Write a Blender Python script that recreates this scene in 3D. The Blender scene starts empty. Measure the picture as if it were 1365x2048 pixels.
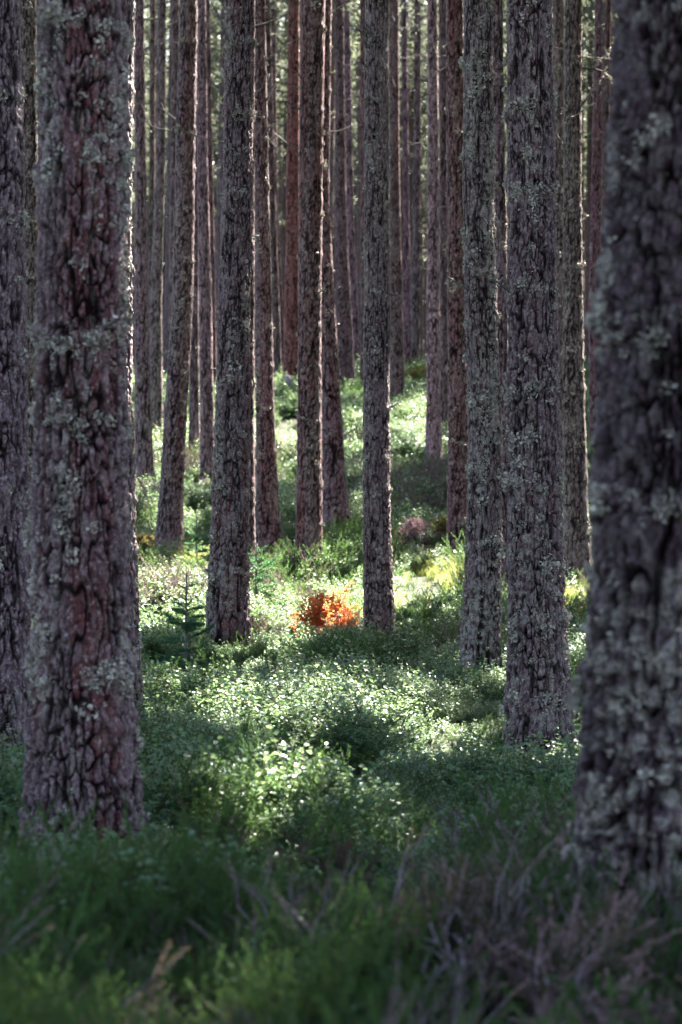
import bpy, math, random
import numpy as np
from mathutils import Vector

# ------------------------------------------------------------------ camera, sky, sun, exposure
scene = bpy.context.scene
COL = scene.collection
CZ = 1.10                      # camera height above the datum
F = 4835.0                     # 85 mm lens in pixels of the 1365 x 2048 picture
cam_data = bpy.data.cameras.new("camera")
cam = bpy.data.objects.new("camera", cam_data)
COL.objects.link(cam)
scene.camera = cam
cam.location = (0, 0, CZ)
cam.rotation_euler = (math.radians(90), 0, 0)
cam_data.sensor_fit = 'VERTICAL'
cam_data.sensor_height = 36.0
cam_data.sensor_width = 24.0
cam_data.lens = 85.0
cam_data.clip_start = 0.1
cam_data.clip_end = 2000
cam_data.dof.use_dof = True
cam_data.dof.focus_distance = 15.0
cam_data.dof.aperture_fstop = 4.2

SUN_AZ, SUN_EL = math.radians(33), math.radians(43)
SUN = Vector((math.sin(SUN_AZ) * math.cos(SUN_EL), math.cos(SUN_AZ) * math.cos(SUN_EL), math.sin(SUN_EL)))
world = bpy.data.worlds.new("World")
scene.world = world
world.use_nodes = True
wn = world.node_tree.nodes
bg = wn['Background']
sky = wn.new('ShaderNodeTexSky')
sky.sky_type = 'NISHITA'
sky.sun_disc = False
sky.sun_elevation = SUN_EL
sky.sun_rotation = SUN_AZ
sky.dust_density = 2.0
world.node_tree.links.new(sky.outputs[0], bg.inputs[0])
bg.inputs[1].default_value = 0.05
sun_data = bpy.data.lights.new("sun", 'SUN')
sun_data.energy = 5.0
sun_data.angle = math.radians(0.5)
sun_data.color = (1.0, 0.95, 0.84)
sun = bpy.data.objects.new("sun", sun_data)
COL.objects.link(sun)
sun.location = (30, 60, 60)
sun.rotation_euler = SUN.to_track_quat('Z', 'Y').to_euler()
scene.view_settings.view_transform = 'Standard'
scene.view_settings.look = 'None'
scene.view_settings.gamma = 1.0
scene.view_settings.use_curve_mapping = False
scene.view_settings.exposure = 3.65
scene.render.engine = 'CYCLES'
cy = scene.cycles
cy.use_denoising = True
cy.max_bounces = 6
cy.diffuse_bounces = 3
cy.glossy_bounces = 2
cy.transmission_bounces = 3
cy.transparent_max_bounces = 4
cy.volume_bounces = 0
cy.caustics_reflective = False
cy.caustics_refractive = False

random.seed(7)
RNG = np.random.default_rng(11)

# ------------------------------------------------------------------ numeric helpers
def _h(ix, iy, iz, seed):
    with np.errstate(over='ignore'):
        h = (ix.astype(np.int64) * 374761393 + iy.astype(np.int64) * 668265263 + iz.astype(np.int64) * 2147483647 + seed * 974711) & 0xFFFFFFFF
        h = ((h ^ (h >> 13)) * 1274126177) & 0xFFFFFFFF
        h = ((h ^ (h >> 15)) * 2246822519) & 0xFFFFFFFF
        h = h ^ (h >> 16)
    return (h & 0xFFFFFF) / float(0xFFFFFF)

def vnoise(x, y, z=None, seed=0):
    x = np.asarray(x, float); y = np.asarray(y, float)
    z = np.zeros_like(x) if z is None else np.asarray(z, float)
    ix, iy, iz = np.floor(x).astype(np.int64), np.floor(y).astype(np.int64), np.floor(z).astype(np.int64)
    fx, fy, fz = x - ix, y - iy, z - iz
    fx, fy, fz = (f * f * (3 - 2 * f) for f in (fx, fy, fz))
    out = 0
    for a in (0, 1):
        for b in (0, 1):
            for c in (0, 1):
                w = (fx if a else 1 - fx) * (fy if b else 1 - fy) * (fz if c else 1 - fz)
                out = out + w * _h(ix + a, iy + b, iz + c, seed)
    return out            # 0..1

def fbm(x, y, z=None, seed=0, octv=3):
    x = np.asarray(x, float); y = np.asarray(y, float)
    z = np.zeros_like(x) if z is None else np.asarray(z, float)
    s, a, t = 0, 0.5, 0
    for k in range(octv):
        s = s + a * vnoise(x * 2**k, y * 2**k, z * 2**k, seed + k * 17); t += a; a *= .5
    return s / t

def sstep(a, b, x):
    t = np.clip((x - a) / (b - a), 0, 1)
    return t * t * (3 - 2 * t)

def mesh_np(name, verts, faces, mats, mat_idx=None, color=None, smooth=True):
    """verts (N,3); faces = list of int arrays (M,3) or (M,4)"""
    me = bpy.data.meshes.new(name)
    verts = np.asarray(verts, np.float32)
    faces = [np.asarray(f, np.int32) for f in faces if len(f)]
    nl = sum(f.size for f in faces); nf = sum(len(f) for f in faces)
    me.vertices.add(len(verts)); me.vertices.foreach_set('co', verts.ravel())
    me.loops.add(nl); me.polygons.add(nf)
    me.loops.foreach_set('vertex_index', np.concatenate([f.ravel() for f in faces]))
    tot = np.concatenate([np.full(len(f), f.shape[1], np.int32) for f in faces])
    st = np.concatenate([[0], np.cumsum(tot)[:-1]]).astype(np.int32)
    me.polygons.foreach_set('loop_start', st)
    if smooth:
        me.polygons.foreach_set('use_smooth', np.ones(nf, bool))
    for m in mats:
        me.materials.append(m)
    if mat_idx is not None:
        me.polygons.foreach_set('material_index', np.asarray(mat_idx, np.int32))
    if color is not None:
        a = me.attributes.new('surf', 'FLOAT_COLOR', 'POINT')
        a.data.foreach_set('color', np.asarray(color, np.float32).ravel())
    me.update(calc_edges=True)
    return me

class Geo:
    def __init__(self):
        self.v, self.t, self.q, self.mt, self.mq, self.n = [], [], [], [], [], 0
    def add(self, v, tris=None, quads=None, m=0):
        v = np.asarray(v, float).reshape(-1, 3)
        if tris is not None and len(tris):
            self.t.append(np.asarray(tris) + self.n); self.mt.append(np.full(len(tris), m))
        if quads is not None and len(quads):
            self.q.append(np.asarray(quads) + self.n); self.mq.append(np.full(len(quads), m))
        self.v.append(v); self.n += len(v)
    def mesh(self, name, mats, smooth=True):
        faces, mi = [], []
        if self.t: faces.append(np.concatenate(self.t)); mi.append(np.concatenate(self.mt))
        if self.q: faces.append(np.concatenate(self.q)); mi.append(np.concatenate(self.mq))
        return mesh_np(name, np.concatenate(self.v), faces, mats, np.concatenate(mi), smooth=smooth)

def tube(g, P, R, sides=5, m=0, cap=True):
    P = np.asarray(P, float); R = np.asarray(R, float); n = len(P)
    T = np.gradient(P, axis=0); T /= np.linalg.norm(T, axis=1)[:, None] + 1e-9
    ref = np.array([0.3, 0.9, 0.1]) if abs(T[0][2]) > .7 else np.array([0.05, 0.1, 1.0])
    U = np.cross(T, ref); U /= np.linalg.norm(U, axis=1)[:, None] + 1e-9
    V = np.cross(T, U)
    a = np.linspace(0, 2 * np.pi, sides, endpoint=False)
    v = P[:, None, :] + R[:, None, None] * (np.cos(a)[None, :, None] * U[:, None, :] + np.sin(a)[None, :, None] * V[:, None, :])
    i, j = np.meshgrid(np.arange(n - 1), np.arange(sides), indexing='ij')
    j2 = (j + 1) % sides
    q = np.stack([i * sides + j, i * sides + j2, (i + 1) * sides + j2, (i + 1) * sides + j], -1).reshape(-1, 4)
    v = v.reshape(-1, 3)
    tris = []
    if cap:
        c = len(v); v = np.concatenate([v, [P[-1] + T[-1] * R[-1] * .5]])
        b = (n - 1) * sides
        tris = [[b + k, b + (k + 1) % sides, c] for k in range(sides)]
    g.add(v, tris, q, m)

def unit(v):
    return v / (np.linalg.norm(v, axis=-1, keepdims=True) + 1e-9)

def spikes(g, P, D, L, W, rng, m=0):
    """one slim triangle per row: base at P, pointing along D"""
    n = len(P)
    if n == 0: return
    D = unit(D); S = unit(np.cross(D, rng.normal(size=(n, 3))))
    L = np.broadcast_to(L, (n,))[:, None]; W = np.broadcast_to(W, (n,))[:, None]
    v = np.stack([P - S * W, P + S * W, P + D * L], 1).reshape(-1, 3)
    g.add(v, np.arange(3 * n).reshape(-1, 3), None, m)

def blades(g, P, D, L, W, rng, m=0, fold=.25):
    """leaf: six-point ovate blade folded on its midrib (4 triangles)"""
    n = len(P)
    if n == 0: return
    D = unit(D); S = unit(np.cross(D, rng.normal(size=(n, 3)) * .5 + np.array([0, 0, 1.0]))); N = np.cross(S, D)
    L = np.broadcast_to(L, (n,))[:, None]; W = np.broadcast_to(W, (n,))[:, None]
    a, b = P, P + D * L - N * L * .08
    mid = P + D * L * .45 - N * W * fold
    l = P + D * L * .42 - S * W + N * W * .05; r = P + D * L * .42 + S * W + N * W * .05
    v = np.stack([a, l, mid, r, b], 1).reshape(-1, 3)
    k = np.arange(n)[:, None] * 5
    t = np.concatenate([k + [0, 2, 1], k + [0, 3, 2], k + [1, 2, 4], k + [2, 3, 4]])
    g.add(v, t, None, m)

# ------------------------------------------------------------------ objects helpers
def link(name, me, parent=None, **props):
    o = bpy.data.objects.new(name, me)
    COL.objects.link(o)
    if parent is not None: o.parent = parent
    for k, v in props.items(): o[k] = v
    return o

def thing(name, label, cat, loc, group=None):
    o = bpy.data.objects.new(name, None)
    o.empty_display_size = .2
    COL.objects.link(o); o.location = loc
    o['label'] = label; o['category'] = cat; o['kind'] = 'thing'
    if group: o['group'] = group
    return o

# ------------------------------------------------------------------ materials
def mat(name):
    m = bpy.data.materials.new(name); m.use_nodes = True
    nt = m.node_tree
    return m, nt, nt.nodes, nt.links, nt.nodes['Principled BSDF'], nt.nodes['Material Output']

def mixc(nt, fac, a, b, blend='MIX'):
    n = nt.nodes.new('ShaderNodeMix'); n.data_type = 'RGBA'; n.blend_type = blend
    for s, v in ((n.inputs[0], fac), (n.inputs[6], a), (n.inputs[7], b)):
        if hasattr(v, 'is_linked') or hasattr(v, 'links'): nt.links.new(v, s)
        elif isinstance(v, (int, float)): s.default_value = v
        else: s.default_value = (*v, 1)
    return n.outputs[2]

def ramp(nt, fac, lo, hi):
    n = nt.nodes.new('ShaderNodeMapRange'); n.interpolation_type = 'SMOOTHSTEP'
    n.inputs[1].default_value = lo; n.inputs[2].default_value = hi
    nt.links.new(fac, n.inputs[0])
    return n.outputs[0]

def noise(nt, vec, scale, detail=3, rough=.6, stretch=None):
    n = nt.nodes.new('ShaderNodeTexNoise'); n.inputs['Scale'].default_value = scale
    n.inputs['Detail'].default_value = detail; n.inputs['Roughness'].default_value = rough
    if stretch:
        mp = nt.nodes.new('ShaderNodeMapping'); mp.inputs['Scale'].default_value = stretch
        nt.links.new(vec, mp.inputs[0]); vec = mp.outputs[0]
    nt.links.new(vec, n.inputs['Vector'])
    return n.outputs['Fac']

def mul(nt, a, b):
    n = nt.nodes.new('ShaderNodeMath'); n.operation = 'MULTIPLY'
    for s, v in ((n.inputs[0], a), (n.inputs[1], b)):
        if isinstance(v, (int, float)): s.default_value = v
        else: nt.links.new(v, s)
    return n.outputs[0]

def bark_material():
    """near bark: reads fissure depth, plate shade, lichen and red flaking from the mesh"""
    m, nt, N, L, bs, out = mat('pine_bark')
    at = N.new('ShaderNodeAttribute'); at.attribute_name = 'surf'
    sp = N.new('ShaderNodeSeparateColor'); L.new(at.outputs['Color'], sp.inputs[0])
    geo = N.new('ShaderNodeNewGeometry'); pos = geo.outputs['Position']
    oi = N.new('ShaderNodeObjectInfo')
    fine = noise(nt, pos, 160, 3, .65); mid = noise(nt, pos, 45, 3, .6, (1, 1, .45))
    plate = mixc(nt, sp.outputs[1], (.044, .023, .028), (.175, .102, .118))
    plate = mixc(nt, ramp(nt, mid, .44, .58), plate, (.29, .205, .215))
    plate = mixc(nt, at.outputs['Alpha'], plate, (.17, .042, .042))
    body = mixc(nt, sp.outputs[0], (.007, .0045, .0045), plate)
    fk = noise(nt, pos, 78, 2, .55, (1, 1, .7))
    body = mixc(nt, mul(nt, mul(nt, ramp(nt, fk, .585, .64), .75), sp.outputs[0]), body, (.46, .40, .39))
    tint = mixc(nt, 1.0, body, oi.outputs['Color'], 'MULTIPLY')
    lm = mul(nt, sp.outputs[2], ramp(nt, fine, .40, .58))
    col = mixc(nt, lm, tint, (.43, .39, .345))
    L.new(col, bs.inputs['Base Color'])
    bs.inputs['Roughness'].default_value = .56
    L.new(mul(nt, sp.outputs[0], .45), bs.inputs['Specular IOR Level'])      # open plates have a sheen, raw fissures none
    bp = N.new('ShaderNodeBump'); bp.inputs['Strength'].default_value = .9; bp.inputs['Distance'].default_value = .007
    L.new(fine, bp.inputs['Height']); L.new(bp.outputs[0], bs.inputs['Normal'])
    return m

def far_bark_material():
    m, nt, N, L, bs, out = mat('far_pine_bark')
    tc = N.new('ShaderNodeTexCoord'); pos = tc.outputs['Object']
    oi = N.new('ShaderNodeObjectInfo')
    a = noise(nt, pos, 26, 4, .65, (1, 1, .3)); b = noise(nt, pos, 1.1, 2, .5); c = noise(nt, pos, 60, 2)
    col = mixc(nt, ramp(nt, a, .36, .64), (.045, .030, .031), (.21, .150, .155))
    col = mixc(nt, mul(nt, ramp(nt, c, .55, .75), .5), col, (.32, .32, .31))
    col = mixc(nt, mul(nt, ramp(nt, b, .45, .7), .35), col, (.17, .06, .045))
    col = mixc(nt, 1.0, col, oi.outputs['Color'], 'MULTIPLY')
    L.new(col, bs.inputs['Base Color']); bs.inputs['Roughness'].default_value = .8
    bp = N.new('ShaderNodeBump'); bp.inputs['Strength'].default_value = .8; bp.inputs['Distance'].default_value = .02
    L.new(a, bp.inputs['Height']); L.new(bp.outputs[0], bs.inputs['Normal'])
    return m

def leaf_material(name, c1, c2, c3=None, rough=.4, trans=.35, tcol=(.25, .42, .06), scale=1.2, spec=.5, waxy=False):
    """two-sided leaf: gloss coat + light passing through; colours vary from plant to plant and patch to patch"""
    m, nt, N, L, bs, out = mat(name)
    geo = N.new('ShaderNodeNewGeometry'); oi = N.new('ShaderNodeObjectInfo')
    n1 = noise(nt, geo.outputs['Position'], scale, 3, .6)
    n2 = noise(nt, geo.outputs['Position'], 38, 1, .5)
    col = mixc(nt, ramp(nt, n1, .35, .65), c1, c2)
    if c3: col = mixc(nt, ramp(nt, n2, .52, .72), col, c3)
    hv = N.new('ShaderNodeHueSaturation'); L.new(col, hv.inputs['Color'])
    mr = N.new('ShaderNodeMapRange'); mr.inputs[3].default_value = .7; mr.inputs[4].default_value = 1.3
    L.new(oi.outputs['Random'], mr.inputs[0]); L.new(mr.outputs[0], hv.inputs['Value'])
    L.new(hv.outputs[0], bs.inputs['Base Color'])
    bs.inputs['Roughness'].default_value = rough; bs.inputs['Specular IOR Level'].default_value = spec
    if waxy: bs.inputs['Coat Weight'].default_value = .4; bs.inputs['Coat Roughness'].default_value = .42
    tr = N.new('ShaderNodeBsdfTranslucent'); tr.inputs[0].default_value = (*tcol, 1)
    mx = N.new('ShaderNodeMixShader'); mx.inputs[0].default_value = trans
    L.new(bs.outputs[0], mx.inputs[1]); L.new(tr.outputs[0], mx.inputs[2]); L.new(mx.outputs[0], out.inputs[0])
    return m

def plain_material(name, c1, c2, scale=8, rough=.8, stretch=None, bump=0):
    m, nt, N, L, bs, out = mat(name)
    geo = N.new('ShaderNodeNewGeometry')
    n = noise(nt, geo.outputs['Position'], scale, 4, .6, stretch)
    L.new(mixc(nt, ramp(nt, n, .35, .65), c1, c2), bs.inputs['Base Color'])
    bs.inputs['Roughness'].default_value = rough
    if bump:
        bp = N.new('ShaderNodeBump'); bp.inputs['Strength'].default_value = .7; bp.inputs['Distance'].default_value = bump
        L.new(n, bp.inputs['Height']); L.new(bp.outputs[0], bs.inputs['Normal'])
    return m

M_BARK = bark_material()
M_FARBARK = far_bark_material()
M_LICHEN = plain_material('lichen', (.27, .25, .215), (.62, .57, .50), 60, .9)
M_TWIG = plain_material('dead_twig', (.07, .055, .055), (.20, .185, .18), 14, .85)
M_NEEDLE = leaf_material('pine_needles', (.042, .064, .040), (.074, .090, .058), None, .5, .34, (.22, .25, .16), .5)
M_BILB = leaf_material('bilberry_leaf', (.008, .100, .046), (.022, .135, .052), (.11, .16, .11), .46, .38, (.34, .48, .20), 1.1, 1.0, True)
M_BSTEM = plain_material('bilberry_stem', (.045, .08, .03), (.07, .05, .03), 20)
M_HEATH = leaf_material('heather_leaf', (.012, .066, .018), (.026, .070, .016), (.05, .045, .025), .65, .30, (.22, .40, .10), 1.5, .2)
M_HEATHB = leaf_material('heather_brown', (.075, .050, .048), (.050, .060, .030), (.17, .115, .12), .65, .25, (.26, .20, .13), 2.0, .2)
M_HEATHP = leaf_material('heather_pink', (.25, .17, .175), (.19, .145, .14), (.30, .23, .22), .6, .25, (.35, .16, .16), 3.0)
M_WOOD = plain_material('heather_wood', (.20, .15, .19), (.40, .32, .38), 22, .8, (1, 1, .3), .003)
M_GRASS = leaf_material('grass_blade', (.070, .120, .030), (.120, .135, .036), (.16, .13, .05), .42, .55, (.60, .66, .20), .9)
M_SPRUCE = leaf_material('spruce_needles', (.010, .062, .040), (.018, .085, .045), None, .45, .25, (.14, .36, .12), 3)
M_RUST = leaf_material('rust_leaf', (.60, .13, .03), (.50, .085, .022), (.62, .27, .11), .4, .5, (.80, .30, .09), 9)
M_RUSTD = leaf_material('rust_brown_leaf', (.13, .045, .024), (.10, .05, .022), None, .6, .3, (.3, .10, .03), 6)
M_YELL = leaf_material('yellow_leaf', (.22, .18, .05), (.13, .15, .04), None, .5, .35, (.42, .36, .08), 6)

# ------------------------------------------------------------------ the pines of the photograph
# key: distance, [(picture row, centre, width)...], lichen, red, tint, label
PINES = {
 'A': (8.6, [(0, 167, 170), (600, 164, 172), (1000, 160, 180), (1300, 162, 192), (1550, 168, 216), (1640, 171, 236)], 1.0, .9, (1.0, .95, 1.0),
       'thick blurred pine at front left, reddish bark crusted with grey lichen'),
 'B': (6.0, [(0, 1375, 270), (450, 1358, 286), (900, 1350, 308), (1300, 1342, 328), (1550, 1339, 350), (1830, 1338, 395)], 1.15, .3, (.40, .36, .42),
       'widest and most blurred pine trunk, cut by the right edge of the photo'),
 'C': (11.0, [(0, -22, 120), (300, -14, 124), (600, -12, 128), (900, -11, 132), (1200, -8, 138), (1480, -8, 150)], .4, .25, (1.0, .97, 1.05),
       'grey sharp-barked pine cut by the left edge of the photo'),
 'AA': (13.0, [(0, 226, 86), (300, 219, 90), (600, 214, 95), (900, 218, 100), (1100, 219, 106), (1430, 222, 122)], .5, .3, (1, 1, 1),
       'pine hidden behind the thick reddish front left trunk, only its sunlit right rim showing'),
 'G': (13.0, [(0, 1058, 88), (600, 1065, 96), (900, 1069, 103), (1200, 1073, 110), (1400, 1077, 126), (1535, 1078, 142)], 1.0, .45, (1, .97, 1),
       'sharp stout pine with rugged plated bark, right of the slimmer lichen-ringed pine'),
 'F': (18.0, [(0, 957, 57), (400, 957, 62), (600, 962, 62), (700, 964, 63), (900, 971, 66), (1100, 967, 70), (1335, 959, 82)], 1.3, .35, (.97, 1, .97),
       'slightly bent pine ringed by many grey lichen collars, left of the stout rugged pine'),
 'D': (20.0, [(0, 480, 58), (300, 477, 58), (600, 469, 62), (900, 464, 70), (1100, 459, 76), (1235, 456, 86)], .6, .7, (.97, .95, 1),
       'dark pine with a red bark streak at its foot, beside the spruce sapling'),
 'E': (21.0, [(0, 754, 47), (600, 753, 49), (900, 753, 53), (1100, 755, 55), (1255, 760, 62)], .55, .3, (.95, .95, .97),
       'slim straight dark pine at the centre, just right of the orange dead bush'),
 'H': (28.0, [(0, 378, 36), (300, 371, 40), (600, 366, 42), (840, 351, 45), (1000, 343, 49), (1080, 339, 57)], .5, .6, (.95, .88, .92),
       'pine leaning right as it rises, behind and left of the dark red-streaked pine'),
 'I': (27.5, [(0, 518, 26), (400, 525, 28), (600, 528, 33), (800, 530, 36), (950, 534, 42), (1105, 539, 55)], .5, .6, (.98, .88, .92),
       'dull purple pine with flared foot, close to the right of the dark red-streaked pine'),
 'II': (26.0, [(0, 497, 26), (600, 494, 31), (900, 491, 36), (1110, 490, 42)], .3, .4, (1, .95, 1),
       'thin pine almost hidden behind the dark red-streaked pine, its sunlit edge showing'),
 'J': (26.0, [(0, 626, 50), (300, 623, 47), (600, 620, 46), (900, 619, 48), (1130, 619, 56)], .35, 1.0, (.98, .84, .88),
       'straight red-brown pine with a bright white rim of sun down its right edge'),
 'K': (30.0, [(0, 651, 26), (400, 645, 27), (600, 655, 31), (800, 663, 38), (950, 668, 46), (1050, 674, 60)], .4, .7, (1, .88, .95),
       'pine with wide flared purple foot leaning left behind the white-rimmed pine'),
 'L': (27.5, [(0, 910, 36), (600, 915, 40), (900, 918, 42), (1105, 918, 47)], .4, .9, (1, .84, .88),
       'smooth reddish pine behind the left side of the lichen-ringed pine'),
 'LL': (42.0, [(0, 887, 18), (600, 889, 19), (850, 890, 22)], .1, .6, (.85, .75, .8),
       'dark narrow pine between the pale pinkish pine and the smooth reddish pine'),
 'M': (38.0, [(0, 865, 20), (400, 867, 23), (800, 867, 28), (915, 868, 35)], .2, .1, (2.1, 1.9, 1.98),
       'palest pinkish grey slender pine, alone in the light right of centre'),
 'N': (25.0, [(0, 1147, 34), (400, 1145, 36), (800, 1147, 45), (1000, 1152, 49), (1150, 1158, 58)], .7, .2, (.92, .92, .84),
       'grey-brown pine with sunlit right edge and lichen-hung branches, right of the stout rugged pine'),
 'O': (23.0, [(0, 994, 22), (600, 1002, 28), (900, 1005, 31), (1195, 1006, 36)], .4, .3, (1.1, 1, 1.08),
       'thin pine seen only in the slit between lichen-ringed pine and stout rugged pine'),
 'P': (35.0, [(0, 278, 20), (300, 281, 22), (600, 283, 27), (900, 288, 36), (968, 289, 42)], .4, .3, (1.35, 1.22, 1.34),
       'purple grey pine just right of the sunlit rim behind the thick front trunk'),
 'Q': (38.0, [(0, 392, 14), (300, 390, 16), (700, 389, 18), (910, 389, 23)], .2, .5, (1, .9, 1),
       'thin dark pine squeezed between the leaning pine and the pale lilac pine'),
 'QQ': (45.0, [(0, 352, 15), (500, 348, 17), (830, 345, 20)], .2, .6, (.95, .8, .8),
       'reddish thin pine showing along the left side of the leaning pine'),
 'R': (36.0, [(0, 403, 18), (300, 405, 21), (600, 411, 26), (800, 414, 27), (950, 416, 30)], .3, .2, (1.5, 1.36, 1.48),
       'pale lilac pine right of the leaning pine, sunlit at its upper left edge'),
 'RR': (50.0, [(0, 415, 10), (300, 420, 11), (600, 425, 13), (780, 427, 15)], .1, .6, (1.1, .85, .9),
       'very thin pinkish pine behind the pale lilac pine'),
 'S': (41.0, [(0, 324, 17), (300, 322, 19), (600, 313, 23), (880, 313, 26)], .7, .2, (1.1, 1.05, 1.08),
       'grey knotty pine between the purple grey pine and the leaning pine'),
 'SS': (52.0, [(0, 306, 11), (400, 304, 12), (790, 303, 15)], .1, .4, (1.0, .9, .75),
       'thin brownish pine left of the grey knotty pine'),
 'T': (50.0, [(0, 679, 16), (450, 682, 24), (770, 695, 34)], .1, .5, (.9, .8, .85),
       'dark flared pine on the rise, leaning left behind the purple-footed pine'),
 'TT': (56.0, [(0, 694, 12), (450, 700, 17), (750, 712, 21)], .1, .2, (1.25, 1.1, 1.3),
       'lilac far pine leaning left, close beside the dark flared pine'),
 'U': (47.0, [(0, 788, 20), (300, 789, 20), (600, 793, 24), (797, 796, 30)], .2, .7, (1, .85, .85),
       'reddish pine on the rise, right of the slim central pine'),
 'V': (51.0, [(0, 588, 22), (400, 586, 27), (765, 583, 31)], .1, 1.0, (1.35, .78, .66),
       'orange-barked pine on the rise, left of the white-rimmed pine'),
 'VV': (52.0, [(0, 534, 13), (400, 545, 15), (762, 556, 18)], .2, .2, (.75, .72, .7),
       'thin dark far pine leaning left, left of the orange-barked pine'),
 'VVV': (57.0, [(0, 547, 9), (400, 550, 10), (745, 568, 13)], .1, .5, (1, .8, .8),
       'thinnest reddish far pine touching the orange-barked pine'),
 'W': (57.0, [(0, 808, 11), (400, 812, 14), (740, 815, 18)], .1, .3, (1.2, 1.0, 1.2),
       'thin lilac far pine right of the reddish pine on the rise'),
 'WW': (58.0, [(0, 836, 13), (400, 834, 16), (740, 830, 20)], .3, .1, (1.0, 1.0, 1.02),
       'grey far pine left of the pale pinkish pine, behind a hanging green bough'),
 'EE': (48.0, [(0, 727, 13), (600, 729, 15), (790, 730, 18)], .1, .7, (1.0, .8, .75),
       'reddish thin pine showing along the left edge of the slim central pine'),
 'Y': (33.0, [(0, 1117, 23), (600, 1117, 25), (1000, 1119, 30)], .9, .1, (1.2, 1.2, 1.2),
       'grey twiggy pine in the gap right of the stout rugged pine'),
 'X': (40.0, [(0, 1198, 15), (400, 1193, 22), (600, 1190, 24), (890, 1193, 28)], .2, .7, (1.15, .92, 1.05),
       'mauve pine left of the widest blurred trunk'),
 'XX': (48.0, [(0, 1217, 10), (300, 1213, 11), (600, 1208, 14), (800, 1206, 17)], .1, .8, (1.0, .75, .7),
       'thin red pine touching the widest blurred trunk'),
 'CC': (24.0, [(0, 56, 34), (600, 62, 36), (1150, 66, 46)], .6, .2, (.8, .8, .72),
       'dark olive pine between the left edge pine and the thick front left trunk'),
 'CCC': (46.0, [(0, 76, 13), (600, 80, 15), (810, 81, 18)], .1, .7, (1.2, .9, .95),
       'thin pink pine touching the left side of the thick front left trunk'),
}
HANDLE = {'A': 'thick front trunk', 'B': 'widest trunk', 'C': 'left edge pine', 'AA': 'rim-lit trunk', 'G': 'stout rugged pine', 'F': 'lichen-ringed pine',
 'D': 'dark red-streaked pine', 'E': 'slim central pine', 'H': 'leaning pine', 'I': 'dull purple pine', 'II': 'dark red-streaked pine', 'J': 'white-rimmed pine', 'K': 'purple-footed pine',
 'L': 'smooth reddish pine', 'LL': 'dark narrow pine', 'M': 'palest pine', 'N': 'grey-brown pine', 'O': 'slit pine', 'P': 'purple grey pine', 'Q': 'squeezed pine', 'QQ': 'leaning pine',
 'R': 'pale lilac pine', 'RR': 'thin pinkish pine', 'S': 'knotty pine', 'SS': 'thin brownish pine', 'T': 'dark flared pine', 'TT': 'lilac far pine', 'U': 'reddish rise pine', 'V': 'orange-barked pine',
 'VV': 'thin dark pine', 'VVV': 'thinnest reddish pine', 'W': 'thin lilac pine', 'WW': 'grey bough pine', 'EE': 'slim central pine', 'Y': 'grey twiggy pine', 'X': 'mauve pine', 'XX': 'thin red pine',
 'CC': 'dark olive pine', 'CCC': 'thin pink pine'}
VEG = 0.22
def px3(x, y, d):
    return np.array([(x - 682.5) / F * d, d, CZ + (1024 - y) / F * d])

# ------------------------------------------------------------------ terrain
_bp = np.array([[*(px3(p[1][-1][1], p[1][-1][0], p[0]))] for p in PINES.values()])
_bp[:, 2] -= VEG
_prof_d = np.array([-40, 0, 4, 6, 9, 13, 18, 21, 26, 30, 35, 38, 42, 47, 51, 57, 64, 75, 100, 160, 600.])
_prof_z = np.array([-.1, -.05, -.06, -.14, -.29, -.38, -.30, -.13, .30, .72, 1.30, 1.74, 2.20, 3.07, 3.62, 4.22, 4.70, 4.8, 4.3, 2.5, -6.])
def profile(y):
    a = 0
    for o in (-1.5, -.75, 0, .75, 1.5):
        a = a + np.interp(y + o, _prof_d, _prof_z)
    return a / 5
_res = _bp[:, 2] - profile(_bp[:, 1])
def terrain(x, y):
    x = np.asarray(x, float); y = np.asarray(y, float)
    z = profile(y)
    num = np.zeros_like(z); den = np.full_like(z, .25)
    for (bx, by, _), r in zip(_bp, _res):
        s = 1.2 + by * .03
        w = np.exp(-((x - bx) ** 2 + ((y - by) * .6) ** 2) / (s * s))
        num += w * r; den += w
    z = z + num / den
    bump = (fbm(x * .55, y * .45, seed=3, octv=3) - .5) * (.26 + .20 * sstep(14, 22, y)) * sstep(3, 9, y)
    near = np.full_like(z, 9.)
    for bx, by, _ in _bp:
        near = np.minimum(near, (x - bx) ** 2 + (y - by) ** 2)
    return z + bump * sstep(.05, 2.0, near)

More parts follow.
